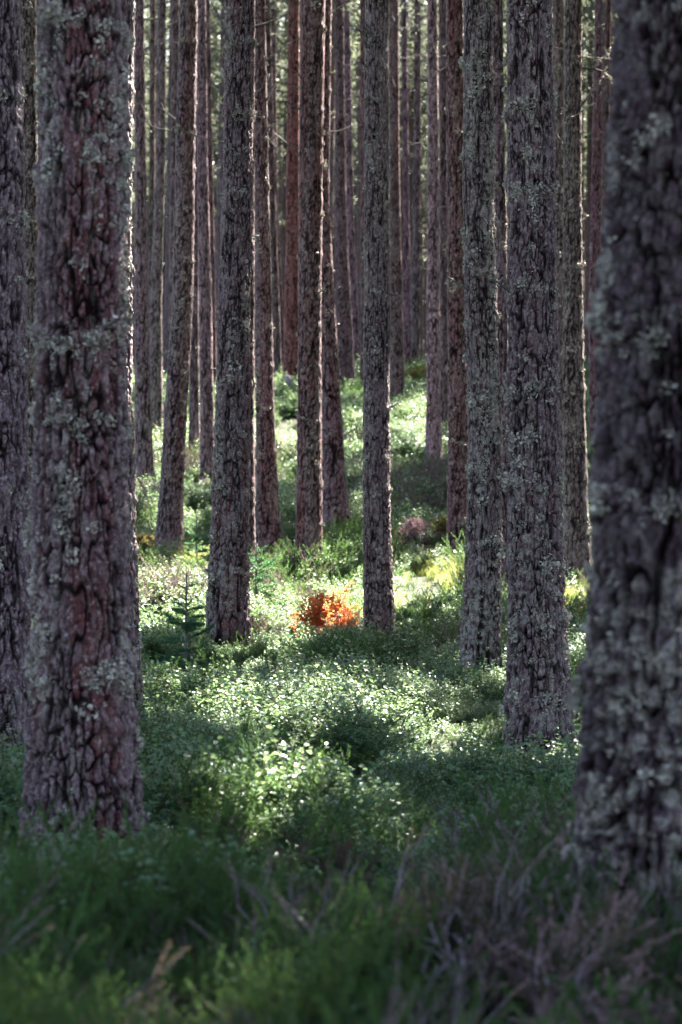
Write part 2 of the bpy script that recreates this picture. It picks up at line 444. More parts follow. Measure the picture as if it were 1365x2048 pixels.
def build_ground():
    ys = np.concatenate([np.arange(-30, 2, 4), np.arange(2, 30, .22), np.arange(30, 80, .5), np.arange(80, 160, 5), np.geomspace(160, 900, 14)])
    us = np.concatenate([-np.geomspace(30, .35, 24)[:-1], np.linspace(-.33, .33, 61), np.geomspace(.35, 30, 24)[1:]])
    Y, U = np.meshgrid(ys, us, indexing='ij')
    X = U * np.maximum(np.abs(Y) * .9 + 4, 6)
    X = np.clip(X, -900, 900)
    Z = terrain(X, Y)
    n, m = Y.shape
    i, j = np.meshgrid(np.arange(n - 1), np.arange(m - 1), indexing='ij')
    q = np.stack([i * m + j, i * m + j + 1, (i + 1) * m + j + 1, (i + 1) * m + j], -1).reshape(-1, 4)
    g, nt, N, L, bs, out = mat('forest_floor')
    geo = N.new('ShaderNodeNewGeometry'); pos = geo.outputs['Position']
    a = noise(nt, pos, 1.3, 4); b = noise(nt, pos, 30, 4, .7)
    c = mixc(nt, ramp(nt, a, .4, .6), (.020, .038, .014), (.036, .030, .017))
    c = mixc(nt, ramp(nt, b, .45, .7), c, (.045, .060, .022))
    L.new(c, bs.inputs['Base Color']); bs.inputs['Roughness'].default_value = .95
    bp = N.new('ShaderNodeBump'); bp.inputs['Distance'].default_value = .03; L.new(b, bp.inputs['Height']); L.new(bp.outputs[0], bs.inputs['Normal'])
    me = mesh_np('ground', np.stack([X, Y, Z], -1).reshape(-1, 3), [q], [g])
    link('ground', me, kind='structure', label='mossy forest floor rising to the back')
build_ground()

# ------------------------------------------------------------------ canopy gaps shaped to let sun flecks onto the ground and trunk edges
LIT = [(345, 1140, 110, 45, 1), (430, 1180, 90, 50, .7), (330, 1045, 60, 24, 1), (590, 1150, 80, 28, .8), (700, 1175, 150, 55, 1), (655, 1235, 70, 55, 1), (560, 1275, 110, 28, 1),
       (860, 1140, 90, 55, 1), (880, 1230, 70, 60, .6), (520, 1330, 90, 25, .7), (700, 1330, 80, 18, .45), (540, 1625, 170, 70, .80), (400, 1650, 150, 80, .72), (640, 1690, 90, 60, .7), (650, 1420, 330, 95, .53), (30, 1540, 90, 60, .5), (1050, 1400, 110, 70, .45), (800, 1640, 120, 60, .35),
       (985, 1515, 75, 45, .85), (600, 800, 60, 50, 1), (850, 830, 100, 45, .9), (850, 900, 90, 40, .5), (830, 760, 50, 25, .8), (690, 880, 60, 60, .5), (950, 900, 60, 80, .5), (420, 990, 60, 50, .5), (560, 880, 30, 60, .5), (720, 1020, 30, 40, .8),
       (820, 1040, 60, 30, .4), (930, 1110, 30, 30, .8), (1165, 1190, 40, 70, .5), (1180, 960, 20, 60, .6), (320, 1360, 60, 60, .35), (30, 1500, 60, 50, .35), (300, 1250, 60, 70, .6), (900, 1330, 120, 50, .25)]
RIMS = [('AA', 0, 660), ('AA', 660, 900), ('H', 0, 260), ('J', 380, 1100), ('II', 820, 1100), ('N', 0, 1150), ('D', 520, 700)]
_rim = []
for k, y0, y1 in RIMS:
    d, pts = PINES[k][0], PINES[k][1]
    ym = (y0 + y1) / 2
    xm = np.interp(ym, [p[0] for p in pts], [p[1] + p[2] * .5 for p in pts])
    _rim.append(((xm - 682.5) / F * d, d, CZ + (1024 - y1) / F * d, CZ + (1024 - y0) / F * d))
S_ = np.array(SUN)
def sun_mask(P):
    """how much a point stands between the sun and a spot that the photograph shows sunlit"""
    g = P.copy()
    for _ in range(4):
        t = (P[:, 2] - (terrain(g[:, 0], g[:, 1]) + .2)) / S_[2]
        g = P - S_ * t[:, None]
    d = np.maximum(g[:, 1], 1)
    u = 682.5 + F * g[:, 0] / d; v = 1024 - F * (g[:, 2] - CZ) / d
    msk = np.zeros(len(P))
    rag = (fbm(g[:, 0] * 2.6, g[:, 1] * 1.8, seed=91, octv=2) - .5) * 3.2      # ragged edges, as between boughs
    for cx, cy_, rx, ry, s in LIT:
        q = ((u - cx) / rx) ** 2 + ((v - cy_) / ry) ** 2 + rag
        msk = np.maximum(msk, s * sstep(1.5, .75, q))
    sl = S_[:2] / np.linalg.norm(S_[:2]); k = S_[2] / np.linalg.norm(S_[:2])
    for bx, by, z0, z1 in _rim:
        rel = P[:, :2] - np.array([bx, by])
        along = rel @ sl; lat = np.abs(rel @ np.array([-sl[1], sl[0]]))
        zz = P[:, 2] - along * k
        msk = np.maximum(msk, ((along > 0) & (lat < .30) & (zz > z0) & (zz < z1)) * .92)
    return msk
def sun_keep(P, rng):
    return rng.random(len(P)) > np.minimum(sun_mask(P) * 1.02, 1)

# ------------------------------------------------------------------ trunks
def cells(u, q, n, seed):
    """staggered Voronoi plates on a cylinder: u in 0..n round the trunk, q upwards; returns F1, F2, id"""
    f1 = np.full(u.shape, 9.); f2 = np.full(u.shape, 9.); idd = np.zeros(u.shape)
    iu = np.floor(u)
    for di in (-1, 0, 1):
        cu = iu + di; cw = np.mod(cu, n)
        off = _h(cw.astype(int), np.zeros_like(cw).astype(int), np.zeros_like(cw).astype(int), seed)
        jq = np.floor(q + off)
        for dj in (-1, 0, 1):
            cj = jq + dj
            a, b = cw.astype(int), cj.astype(int); o = np.zeros_like(a)
            x = cu + .15 + .7 * _h(a, b, o + 1, seed); y = cj - off + .1 + .8 * _h(a, b, o + 2, seed)
            dd = np.hypot(u - x, q - y)
            c = dd < f1
            f2 = np.where(c, f1, np.minimum(f2, dd)); idd = np.where(c, _h(a, b, o + 3, seed), idd); f1 = np.where(c, dd, f1)
    return f1, f2, idd

def axis_fn(d, pts, zb, H):
    z = np.array([CZ + (1024 - y) / F * d for y, _, _ in pts])[::-1]
    x = np.array([(c - 682.5) / F * d for _, c, _ in pts])[::-1]
    r = np.array([w / F * d * .5 for _, _, w in pts])[::-1]
    sl = np.clip((x[-1] - x[-2]) / (z[-1] - z[-2]), -.012, .012)
    zt = zb + H
    z = np.concatenate([[z[0] - .5], z, [zt]]); x = np.concatenate([[x[0]], x, [x[-1] + sl * (zt - z[-2])]])
    r = np.concatenate([[r[0] * 1.06], r, [.025]])
    def f(q):
        X = R = 0
        for o in (-.3, -.15, 0, .15, .3):
            X = X + np.interp(q + o * .8, z, x); R = R + np.interp(q + o * .35, z, r)
        return X / 5, R / 5
    return f, zt

def trunk_mesh(key, d, pts, lich, red, zb, H, nf, dz, amp, cw=.034, ch=.085, seed=1):
    ax, zt = axis_fn(d, pts, zb, H)
    ztop = CZ + 1050 / F * d + .15
    zd = np.arange(zb - .15, min(ztop, zt - 1), dz)
    zc = np.linspace(zd[-1] + dz * 3, zt, 14)
    zs = np.concatenate([zd, zc])
    front = np.linspace(math.radians(-195), math.radians(15), nf)
    back = np.linspace(math.radians(15), math.radians(165), max(nf // 4, 8))[1:-1]
    th = np.concatenate([front, back])
    cx, R = ax(zs)
    TH, Z = np.meshgrid(th, zs); RR = np.repeat(R[:, None], len(th), 1); CX = np.repeat(cx[:, None], len(th), 1)
    R0 = float(np.median(R[:len(zd)]))
    nx, ny = np.cos(TH), np.sin(TH)
    a3 = (nx * R0, ny * R0, Z)
    n = max(int(round(2 * math.pi * R0 / cw)), 6)
    wu = (vnoise(nx * R0 * 26, ny * R0 * 26, Z * 11, seed) - .5) * 1.0 + (vnoise(nx * R0 * 90, ny * R0 * 90, Z * 45, seed + 1) - .5) * .35
    wq = (vnoise(nx * R0 * 30, ny * R0 * 30, Z * 20, seed + 2) - .5) * .8
    u = np.mod(TH, 2 * math.pi) / (2 * math.pi) * n
    f1, f2, idd = cells(u + wu, Z / ch + wq, n, seed)
    e = f2 - f1
    strg = .30 + .70 * sstep(.36, .58, vnoise(nx * R0 * 14, ny * R0 * 14, Z * 5, seed + 3))
    fis = 1 - (1 - sstep(.05, .25, e)) * strg
    rid = np.abs(fbm(nx * R0 * 30 + wu * .25, ny * R0 * 30, Z * 5.5 + wu * .15, seed + 4, 2) - .5) * 2
    fis = np.minimum(fis, .05 + .95 * sstep(.04, .14, rid))
    n2 = n * 3
    g1, g2, id2 = cells(u * 3 + wu * 2.2, Z / (ch * .33) + wq * 2, n2, seed + 9)
    fl = sstep(0, .35, g2 - g1)
    rough = fbm(a3[0] * 70, a3[1] * 70, Z * 50, seed + 5, 2) - .5
    low = fbm(a3[0] * 7, a3[1] * 7, Z * 3, seed + 6, 2) - .5
    tr = fbm(a3[0] * 38, a3[1] * 38, Z * 24, seed + 8, 2) * 7
    terr = (np.floor(tr) + sstep(.38, .62, tr - np.floor(tr))) / 7 - .5      # layered scales
    # lower trunk has thick plates, the upper thin flaky bark
    zz = Z - zb
    am = amp * (1 - .45 * sstep(1.0, 5.0, zz))
    disp = am * 1.15 * ((fis - 1) * 1.0 + (idd - .5) * .45 * fis + (fl - 1) * .28 * fis + (id2 - .5) * .22 + rough * .6 + terr * 1.5 * fis) + low * am * .9
    # whorl scars: knobbly collars
    rng = np.random.default_rng(seed)
    wh = []
    z_ = zb + .5 + rng.random() * .3
    while z_ < zd[-1] + 1:
        wh.append(z_); z_ += .30 + rng.random() * .30
    ring = np.zeros_like(Z)
    for k, w in enumerate(wh):
        tilt = .04 * np.sin(TH + k * 2.1)
        ring = np.maximum(ring, np.exp(-((Z - w - tilt) / .035) ** 2) * sstep(.3, .62, vnoise(nx * 2.2 + k * 3.3, ny * 2.2, Z * 0, seed + 20 + k)))
    disp = disp + ring * (amp * .7 + .002) * (1 + rough)
    base = np.exp(-np.maximum(zz, -.1) / .28)
    lob = base * RR * (.08 + .10 * (np.sin(TH * 3 + seed) + .6 * np.sin(TH * 5 + seed * 2)))
    rad = RR + disp + lob + am * .3
    V = np.stack([CX + rad * nx, d + rad * ny, Z], -1)
    # lichen grows on plate faces in patches and on the collars; red inner bark where plates have flaked off
    lp = fbm(nx * 1.5 + seed, ny * 1.5, Z * 1.6, seed + 30, 3)
    lf = vnoise(a3[0] * 48, a3[1] * 48, Z * 36, seed + 31)
    li = np.clip(lich * (sstep(.42, .66, lp) * .95 + ring * .9 + .20) * sstep(.35, .75, lf) * (.35 + .65 * fis), 0, 1)
    rp = fbm(nx * 1.7 + 9, ny * 1.7 + seed, Z * .9, seed + 40, 3)
    rd = np.clip(red * sstep(.50, .68, rp) * (1 - .75 * sstep(.45, .8, idd)) + red * .12, 0, 1) * .9
    colr = np.stack([fis * (.45 + .55 * fl), np.clip(idd * .7 + id2 * .3 + terr * .8, 0, 1), li, rd], -1)
    nr, nc = Z.shape
    i, j = np.meshgrid(np.arange(nr - 1), np.arange(nc), indexing='ij'); j2 = (j + 1) % nc
    q = np.stack([i * nc + j, i * nc + j2, (i + 1) * nc + j2, (i + 1) * nc + j], -1).reshape(-1, 4)
    me = mesh_np('trunk', V.reshape(-1, 3) - np.array([ax(np.array([zb]))[0][0], d, zb]), [q], [M_BARK], color=colr.reshape(-1, 4), smooth=d > 22)
    return me, ax, zt, wh, V, lp, ring, (nx, ny)

def lichen_mesh(V, lp, ring, nrm, origin, n_clump, size, seed, zmax):
    rng = np.random.default_rng(seed)
    nr, nc = lp.shape
    ny = nrm[1]
    w = (sstep(.46, .68, lp) * .8 + ring * (3.2 if size < .0105 else 2.0) + .06) * (V[..., 2] < zmax) * (ny < .45)
    w = (w / w.sum()).ravel()
    idx = rng.choice(nr * nc, n_clump, p=w)
    P = V.reshape(-1, 3)[idx]
    N = np.stack([nrm[0].ravel()[idx], nrm[1].ravel()[idx], np.zeros(n_clump)], -1)
    s = size * rng.lognormal(0, .45, n_clump)
    T = unit(np.cross(N, [0, 0, 1.0])); B = np.array([0, 0, 1.0])
    k = 18
    P = np.repeat(P, k, 0); N = np.repeat(N, k, 0); T = np.repeat(T, k, 0); s = np.repeat(s, k)
    a = rng.random(len(P)) * 2 * np.pi; rr = np.sqrt(rng.random(len(P))) * s * 1.5
    C = P + T * (np.cos(a) * rr)[:, None] + B * (np.sin(a) * rr * .75)[:, None] + N * (rng.random(len(P)) * s * .5)[:, None]
    D = unit(N * (.5 + rng.random((len(P), 1))) + T * rng.normal(0, .7, (len(P), 1)) + B * rng.normal(.1, .7, (len(P), 1)))
    g = Geo()
    Sx = unit(np.cross(D, rng.normal(size=D.shape))); Nn = np.cross(Sx, D)
    L = (s * rng.uniform(.35, .85, len(P)))[:, None]; W = L * .62
    v = np.stack([C, C + D * L * .55 - Sx * W, C + D * L * .6 + Nn * L * .2, C + D * L * .55 + Sx * W, C + D * L - Sx * W * .5 - Nn * L * .25, C + D * L * .95 + Sx * W * .6 - Nn * L * .2], 1).reshape(-1, 3)
    kk = np.arange(len(P))[:, None] * 6
    t = np.concatenate([kk + [0, 2, 1], kk + [0, 3, 2], kk + [1, 2, 4], kk + [2, 3, 5], kk + [2, 5, 4]])
    g.add(v - origin, t)
    return g.mesh('lichen', [M_LICHEN], smooth=False)

def twig_mesh(p0, dirv, L, r, rng, forks=2, needles=False, lich=False):
    g = Geo()
    dirv = np.asarray(dirv, float) / np.linalg.norm(dirv)
    def limb(p, dv, L, r, lev):
        n = 6
        pts = [p]
        dd = dv.copy()
        for k in range(n):
            dd = dd + rng.normal(0, .16, 3) + np.array([0, 0, .05]); dd /= np.linalg.norm(dd)
            pts.append(pts[-1] + dd * L / n)
        pts = np.array(pts)
        tube(g, pts, np.linspace(r, r * .35, n + 1), 5, 0)
        if lev > 0:
            for k in range(forks):
                i = rng.integers(2, n)
                limb(pts[i], dd * .7 + rng.normal(0, .55, 3), L * rng.uniform(.35, .6), r * .5, lev - 1)
        if lich:
            m = int(L * 160)
            q = pts[rng.integers(0, n, m)] + (pts[1] - pts[0]) * rng.random((m, 1))
            blades(g, q, rng.normal(size=(m, 3)) + np.array([0, 0, .3]), rng.uniform(.012, .03, m), rng.uniform(.006, .012, m), rng, 1)
    limb(np.asarray(p0, float), dirv, L, r, 2 if forks else 0)
    return g.mesh('branch', [M_TWIG, M_LICHEN])

# ------------------------------------------------------------------ crowns
def crown_points(rng, h, z0, rmax, step=.42, nb=5, dens=1.0):
    """tufts along whorled, drooping-then-rising boughs; also the boughs"""
    P, D, seg = [], [], []
    z = z0
    while z < h - .1:
        f = (z - z0) / (h - z0)
        prof = rmax * (min(1, .45 + f * 2.0) if f < .3 else (1 - ((f - .3) / .7) ** 1.5) * 1.0 + .06)
        for b in range(nb):
            if rng.random() < .22: continue
            az = rng.random() * 2 * np.pi; L = prof * rng.uniform(.55, 1.1)
            dv = np.array([math.cos(az), math.sin(az), rng.uniform(-.15, .35) + f * .5])
            n = max(int(L * 9 * dens), 3)
            t = rng.uniform(.3, 1, n) ** .8
            side = rng.normal(0, .16, (n, 3)) * L * t[:, None]; side[:, 2] *= .5
            p = np.array([0, 0, z]) + dv * (t * L)[:, None] + side + np.array([0, 0, 1]) * (.12 * L * t ** 2)[:, None]
            P.append(p); D.append(unit(dv + side * 1.5 + np.array([0, 0, .35])) + rng.normal(0, .3, (n, 3)))
            seg.append((np.array([0, 0, z]), np.array([0, 0, z]) + dv * L * .9))
        z += step * rng.uniform(.7, 1.3)
    return np.concatenate(P), np.concatenate(D), seg

def crown_geo(P, D, seg, rng, per, length, width, off=None, g=None):
    g = g or Geo()
    o = np.zeros(3) if off is None else off
    n = len(P)
    P2 = np.repeat(P, per, 0); D2 = unit(np.repeat(D, per, 0)) + rng.normal(0, .75, (n * per, 3))
    spikes(g, P2 + o, D2, length * rng.uniform(.6, 1.2, n * per), width, rng, 0)
    for a, b in seg:
        mid = (a + b) / 2 + rng.normal(0, .06, 3)
        tube(g, np.array([a, mid, b]) + o, [.022, .014, .006], 3, 1, cap=False)
    return g

# ------------------------------------------------------------------ build the named pines
NEAR = {  # samples across the front, row spacing, bark depth, lichen clumps, lichen size
 'A': (150, .0062, .017, 900, .0095), 'B': (150, .0070, .024, 620, .0082), 'C': (110, .0075, .013, 300, .010), 'AA': (110, .0085, .013, 160, .010),
 'G': (150, .0066, .014, 620, .010), 'F': (104, .0085, .011, 560, .010), 'D': (112, .0088, .012, 420, .010), 'E': (88, .0090, .010, 330, .009),
}
MID = {'H', 'I', 'II', 'J', 'K', 'L', 'N', 'O', 'CC', 'P', 'M', 'R', 'Y', 'S', 'X', 'U', 'T', 'V'}
TOPS = {}
BRANCHES = {   # dead branches one can see: (row, side dx px, dy px up, radius, forks, lichen)
 'P': [(100, 75, 32, .012, 0, 0), (235, 35, 10, .008, 0, 0)], 'I': [(203, 30, 24, .016, 0, 0)], 'F': [(578, -44, 10, .016, 0, 1)],
 'N': [(215, 70, 55, .018, 2, 1), (115, 62, 10, .010, 2, 1), (35, 55, 42, .012, 0, 0), (95, 45, 40, .010, 0, 0), (445, 22, 16, .010, 0, 1), (100, -40, -4, .009, 0, 0)],
 'M': [(75, -45, 30, .012, 1, 0), (165, -60, 25, .012, 1, 0), (150, 22, 30, .008, 0, 0)], 'E': [(85, -28, 30, .014, 0, 0)], 'L': [(520, -22, 16, .012, 0, 1), (120, -40, 30, .010, 1, 0)],
 'H': [(110, -25, 5, .010, 0, 0), (50, 30, 26, .010, 1, 0)], 'D': [(330, -10, 10, .014, 0, 1)], 'CC': [(190, 24, 22, .016, 0, 1), (245, 18, -12, .014, 0, 1)],
 'S': [(300, 40, 10, .010, 1, 0), (60, 50, 30, .010, 1, 0)], 'Y': [(330, 30, -20, .010, 1, 1), (500, 28, -25, .010, 1, 1), (200, -25, 12, .009, 1, 1)],
 'V': [(85, -45, 22, .010, 1, 0), (140, -40, 14, .010, 1, 0)], 'U': [(120, 50, 20, .011, 1, 0), (60, 60, 26, .011, 1, 0)], 'T': [(130, 55, 6, .010, 1, 0), (60, 45, 24, .010, 1, 0)],
 'R': [(50, 45, 24, .011, 1, 0), (95, 55, 30, .011, 1, 0), (150, 45, 20, .010, 1, 0)], 'X': [(150, -30, 20, .010, 1, 1)], 'RR': [(120, 55, 30, .010, 1, 0), (200, 40, 26, .010, 1, 0)],
}
def build_pines():
    for si, (key, (d, pts, lich, red, tint, label)) in enumerate(PINES.items()):
        seed = 100 + si * 13
        rng = np.random.default_rng(seed)
        x0 = (pts[-1][1] - 682.5) / F * d
        zb = float(terrain(np.array([x0]), np.array([d]))[0])
        H = 17.5 + rng.random() * 3
        if key in NEAR: nf, dz, amp, ncl, lsz = NEAR[key]; ncl = int(ncl * (.35 + .65 * min(lich, 1.2)))
        elif key in MID: nf, dz, amp, ncl, lsz = 44, .022 if d < 32 else .04, .008, (int(190 * lich) if d < 34 else 0), .014
        else: nf, dz, amp, ncl, lsz = 22, .07, .006, 0, 0
        me, ax, zt, wh, V, lp, ring, nrm = trunk_mesh(key, d, pts, lich, red, zb, H, nf, dz, amp, cw=.025 if d < 22 else .036, ch=.088 if d < 22 else .12, seed=seed)
        ox = ax(np.array([zb]))[0][0]
        origin = np.array([ox, d, zb])
        root = thing('pine_tree', label, 'tree', origin, 'pines of the forest')
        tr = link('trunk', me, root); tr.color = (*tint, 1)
        if ncl:
            link('lichen', lichen_mesh(V, lp, ring, nrm, origin, ncl, lsz, seed + 3, CZ + 1060 / F * d), root, kind='stuff')
        for row, dx, dy, r, fk, lc in BRANCHES.get(key, []):
            z = CZ + (1024 - row) / F * d
            cx, R = ax(np.array([z])); cx, R = cx[0], R[0]
            sgn = 1 if dx > 0 else -1
            L = math.hypot(dx, dy) / F * d
            p = np.array([cx + sgn * R * .8, d - R * .3, z]) - origin
            link('branch', twig_mesh(p, (dx, -abs(dx) * rng.uniform(-.3, .5), dy), L * 1.1, r, rng, fk, lich=bool(lc)), root)
        # short dead snags at the whorls
        if d < 60:
            ns = 0
            for w in wh:
                if w > CZ + 1040 / F * d or rng.random() < (.62 if key in NEAR else .25) or w < zb + 1.4: continue
                ns += 1
                if ns > 12: break
                cx, R = ax(np.array([w])); cx, R = cx[0], R[0]
                az = rng.uniform(math.pi * 1.0, math.pi * 2.0) + rng.normal(0, .3)
                dv = np.array([math.cos(az), math.sin(az), rng.uniform(-.1, .6)])
                p = np.array([cx + dv[0] * R * .9, d + dv[1] * R * .9, w]) - origin
                long_ = w - zb > 4.5 and rng.random() < .6
                L = rng.uniform(.3, .9) if long_ else rng.uniform(.04, .14)
                link('branch', twig_mesh(p, dv, L, .010 if long_ else .011, rng, 1 if long_ else 0, lich=not long_), root)
        # living crown high above, tufts cut away where sun flecks should fall
        zc = 9.5 + rng.random() * 1.5
        far = d > 44
        P, D, seg = crown_points(rng, H + .3, zc - (2.2 if far else 0), 2.1 if far else 2.2, dens=1.0 if far else .75)
        cx, _ = ax(P[:, 2] + zb)
        W = P + np.stack([cx, np.full(len(P), d), np.full(len(P), zb)], -1)
        keep = sun_keep(W, rng)
        sh = np.stack([cx - ox, np.zeros(len(P)), np.zeros(len(P))], -1)
        sk = sun_keep(np.array([(a + b) / 2 for a, b in seg]) + np.array([ox, d, zb]), rng)
        sx = ax(np.array([a[2] for a, b in seg]) + zb)[0] - ox
        seg = [(a + np.array([q, 0, 0]), b + np.array([q, 0, 0])) for (a, b), q, kk in zip(seg, sx, sk) if kk]
        g = crown_geo((P + sh)[keep], D[keep], seg, rng, 6 if far else 5, .17 if far else .30, .010 if far else .035)
        link('crown', g.mesh('crown', [M_NEEDLE, M_TWIG], smooth=False), root)
build_pines()

# ------------------------------------------------------------------ distant pines on the flat beyond the rise: one of each kind, then copies
def build_distant():
    rng = np.random.default_rng(77)
    protos = []
    for k in range(5):
        H = 18 + rng.random() * 3
        g = Geo()
        zs = np.linspace(-.4, H, 26)
        bend = np.cumsum(rng.normal(0, .012, 26)) + zs * rng.normal(0, .006)
        tube(g, np.stack([bend, bend * .4, zs], -1), np.interp(zs, [-.4, .3, 1, H * .6, H], [.19, .155, .135, .085, .02]), 14, 0)
        tm = g.mesh('trunk', [M_FARBARK])
        P, D, seg = crown_points(rng, H, 4.6 + rng.random() * 2.5, 2.1, step=.38, nb=5, dens=1.2)
        cm = crown_geo(P, D, seg, rng, 6, .20, .011).mesh('crown', [M_NEEDLE, M_TWIG], smooth=False)
        g = Geo()
        for z in np.arange(3.5, 9.5, .32):
            for _ in range(2):
                if rng.random() < .3: continue
                az = rng.random() * 6.28; L = rng.uniform(.2, 1.3); p = np.array([0, 0, z]); dv = np.array([math.cos(az), math.sin(az), rng.uniform(-.3, .25)])
                m1 = p + dv * L * .5 + rng.normal(0, .05, 3)
                tube(g, [p, m1, p + dv * L + rng.normal(0, .1, 3)], [.016, .010, .004], 4, 0)
                tube(g, [m1, m1 + (dv + rng.normal(0, .5, 3)) * L * .4], [.008, .003], 3, 0)
        sm = g.mesh('dead_branches', [M_TWIG])
        protos.append((tm, cm, sm))
    iv = []
    for k, (d, pts, *_r) in PINES.items():
        c = np.interp(450, [p[0] for p in pts], [p[1] for p in pts]); w = np.interp(450, [p[0] for p in pts], [p[2] for p in pts])
        iv.append((c - w / 2, c + w / 2, HANDLE[k]))
    iv.sort()
    gaps, end, hn = [], iv[0][1], iv[0][2]
    for a, b, h in iv[1:]:
        if a - end > 5: gaps.append((end, a, hn, h))
        if b > end: end, hn = b, h
    placed, n = [(x, y) for x, y, _ in _bp], 0
    picks = {k: [] for k in range(len(gaps))}
    for tries in range(9000):
        y = rng.uniform(54, 112); x = rng.uniform(-1, 1) * y * .142
        u = 682.5 + F * x / y
        gi = [k for k, (a, b, *_q) in enumerate(gaps) if a - 1 < u < b + 1]
        if not gi: continue
        a, b = gaps[gi[0]][:2]
        if len(picks[gi[0]]) >= max(1, int((b - a) / 6.5)) or any(abs(u - p[0]) < 3.2 for p in picks[gi[0]]): continue
        if min((x - a_) ** 2 + (y - b_) ** 2 for a_, b_ in placed) < 1.6 ** 2: continue
        if y < 66 and (555 < u < 600 or 800 < u < 850): continue
        placed.append((x, y)); picks[gi[0]].append((u, x, y))
    ORD = ['first', 'second', 'third', 'fourth', 'fifth', 'sixth', 'seventh', 'eighth', 'ninth', 'tenth', 'eleventh', 'twelfth', 'thirteenth', 'fourteenth']
    for gi, ps in picks.items():
        ps.sort()
        for m, (u, x, y) in enumerate(ps):
            k = int(rng.integers(0, 5)); s = rng.uniform(.85, 1.15)
            z = float(terrain(np.array([x]), np.array([y]))[0])
            a, b = gaps[gi][2], gaps[gi][3]
            lab = 'far pine between the %s and %s' % (a, b) if len(ps) == 1 else 'far pine, %s from left between the %s and %s' % (ORD[m], a, b)
            root = thing('pine_tree', lab, 'tree', (x, y, z), 'far pines at the back of the forest')
            root.rotation_euler = (rng.normal(0, .012), rng.normal(0, .014), rng.random() * 6.28); root.scale = (s, s, rng.uniform(.92, 1.08))
            c = rng.uniform(.7, 1.25); c2 = rng.random() < .2
            for nm, me in zip(('trunk', 'crown', 'dead_branches'), protos[k]):
                o = link(nm, me, root)
                if nm == 'trunk': o.color = (c * (1.25 if c2 else 1), c * (.75 if c2 else .93), c * (.68 if c2 else 1), 1)
                if nm == 'dead_branches': o['kind'] = 'stuff'
    return protos
build_distant()

# ------------------------------------------------------------------ the rest of the wood: unseen side trees added for shade, and the far mass behind
def build_woods():
    rng = np.random.default_rng(5)
    pts, g = [], Geo()
    sl = S_[:2] / np.linalg.norm(S_[:2]); k = S_[2] / np.linalg.norm(S_[:2])
    for tries in range(7500):
        side = rng.random()
        if side > .88: x = rng.uniform(-11, 11); y = rng.uniform(-16, 3.2)  # unseen trees behind the camera, added to block sky light
        elif side > .74: x = rng.uniform(3.2, 13); y = rng.uniform(10, 30)  # extra unseen trees, added to keep sun off the near ground
        elif side < .55: x = rng.uniform(1.5, 32); y = rng.uniform(9, 92)
        else: x = rng.uniform(-14, -1.5); y = rng.uniform(5, 78)
        if abs(x) < y * .150 + 1.1 or abs(x) < 1.6: continue
        if pts and min((x - a) ** 2 + (y - b) ** 2 for a, b in pts) < (2.0 if 3 < x < 13 and 9 < y < 30 else 2.4 if x > 0 else 2.9) ** 2: continue
        bad = False
        for bx, by, z0, z1 in _rim:
            rel = np.array([x - bx, y - by]); al = rel @ sl; la = abs(rel @ np.array([-sl[1], sl[0]]))
            if al > 0 and la < .30 and al * k + z0 < 17: bad = True
        if bad: continue
        if x > 0:
            zz = np.linspace(0, 17, 18)
            if sun_mask(np.stack([0 * zz + x, 0 * zz + y, zz + profile(y)], -1)).mean() > .10: continue  # no trunk where it would shade the sun flecks
        pts.append((x, y))
    for x, y in pts:
        z = float(terrain(np.array([x]), np.array([y]))[0]); H = 17 + rng.random() * 3
        tube(g, [(x, y, z - .3), (x, y, z + .5), (x + rng.normal(0, .06), y, z + H * .5), (x, y, z + H)], [.19, .14, .11, .02], 8, 1)
        P, D, seg = crown_points(rng, H, 8.5 + rng.random() * 2, 2.3, step=.5, nb=5, dens=1.15 if 3 < x < 13 and 9 < y < 30 else 1.25 if x > 0 and y > 38 else 1.0 if x > 0 and y > 4 else .3 if y < 4 else .45)
        W = P + np.array([x, y, z])
        kp = sun_keep(W, rng) if x > 0 else np.ones(len(P), bool)
        crown_geo(W[kp], D[kp], [], rng, 4, .36, .06, g=g)
    o = link('unseen_shade_woods', g.mesh('unseen_shade_woods', [M_NEEDLE, M_FARBARK], smooth=False), kind='stuff', label='unseen rest of the pine wood, added and thinned to shape the shade')
    # far behind
    g = Geo(); n = 0
    iv = []
    for k, (d, pts, *_r) in PINES.items():
        c = np.interp(450, [p[0] for p in pts], [p[1] for p in pts]); w = np.interp(450, [p[0] for p in pts], [p[2] for p in pts])
        iv.append((c - w / 2, c + w / 2))
    near_n = 0
    for tries in range(900):
        y = rng.uniform(100, 150); x = rng.uniform(-1, 1) * (y * .17 + 4)
        if tries % 6 == 0:                        # trees whose boles stand hidden behind nearer ones; their crowns show
            y = rng.uniform(60, 100); x = rng.uniform(-1, 1) * (y * .16 + 2); u = 682.5 + F * x / y
            if not any(a + 4 < u < b - 4 for a, b in iv) and 0 < u < 1365: continue
        z = float(terrain(np.array([x]), np.array([y]))[0]); H = 17 + rng.random() * 5
        tube(g, [(x, y, z - .3), (x, y, z + 1), (x + rng.normal(0, .15), y, z + H * .5), (x, y, z + H)], [.2, .15, .11, .02], 6, 1)
        P, D, seg = crown_points(rng, H, rng.uniform(2.5, 5) if y > 100 else rng.uniform(6.5, 9), 2.3, step=.5, nb=5, dens=.6)
        crown_geo(P + np.array([x, y, z]), D, seg[::2] if y < 100 else [], rng, 4, .34, .03, g=g)
    link('far_woods', g.mesh('far_woods', [M_NEEDLE, M_FARBARK], smooth=False), kind='stuff', label='hazy far pine wood closing the view')
build_woods()

# ------------------------------------------------------------------ ground cover
def hidden_collection(name, meshes):
    c = bpy.data.collections.new(name)
    for k, me in enumerate(meshes):
        o = bpy.data.objects.new(name, me); c.objects.link(o)
    return c

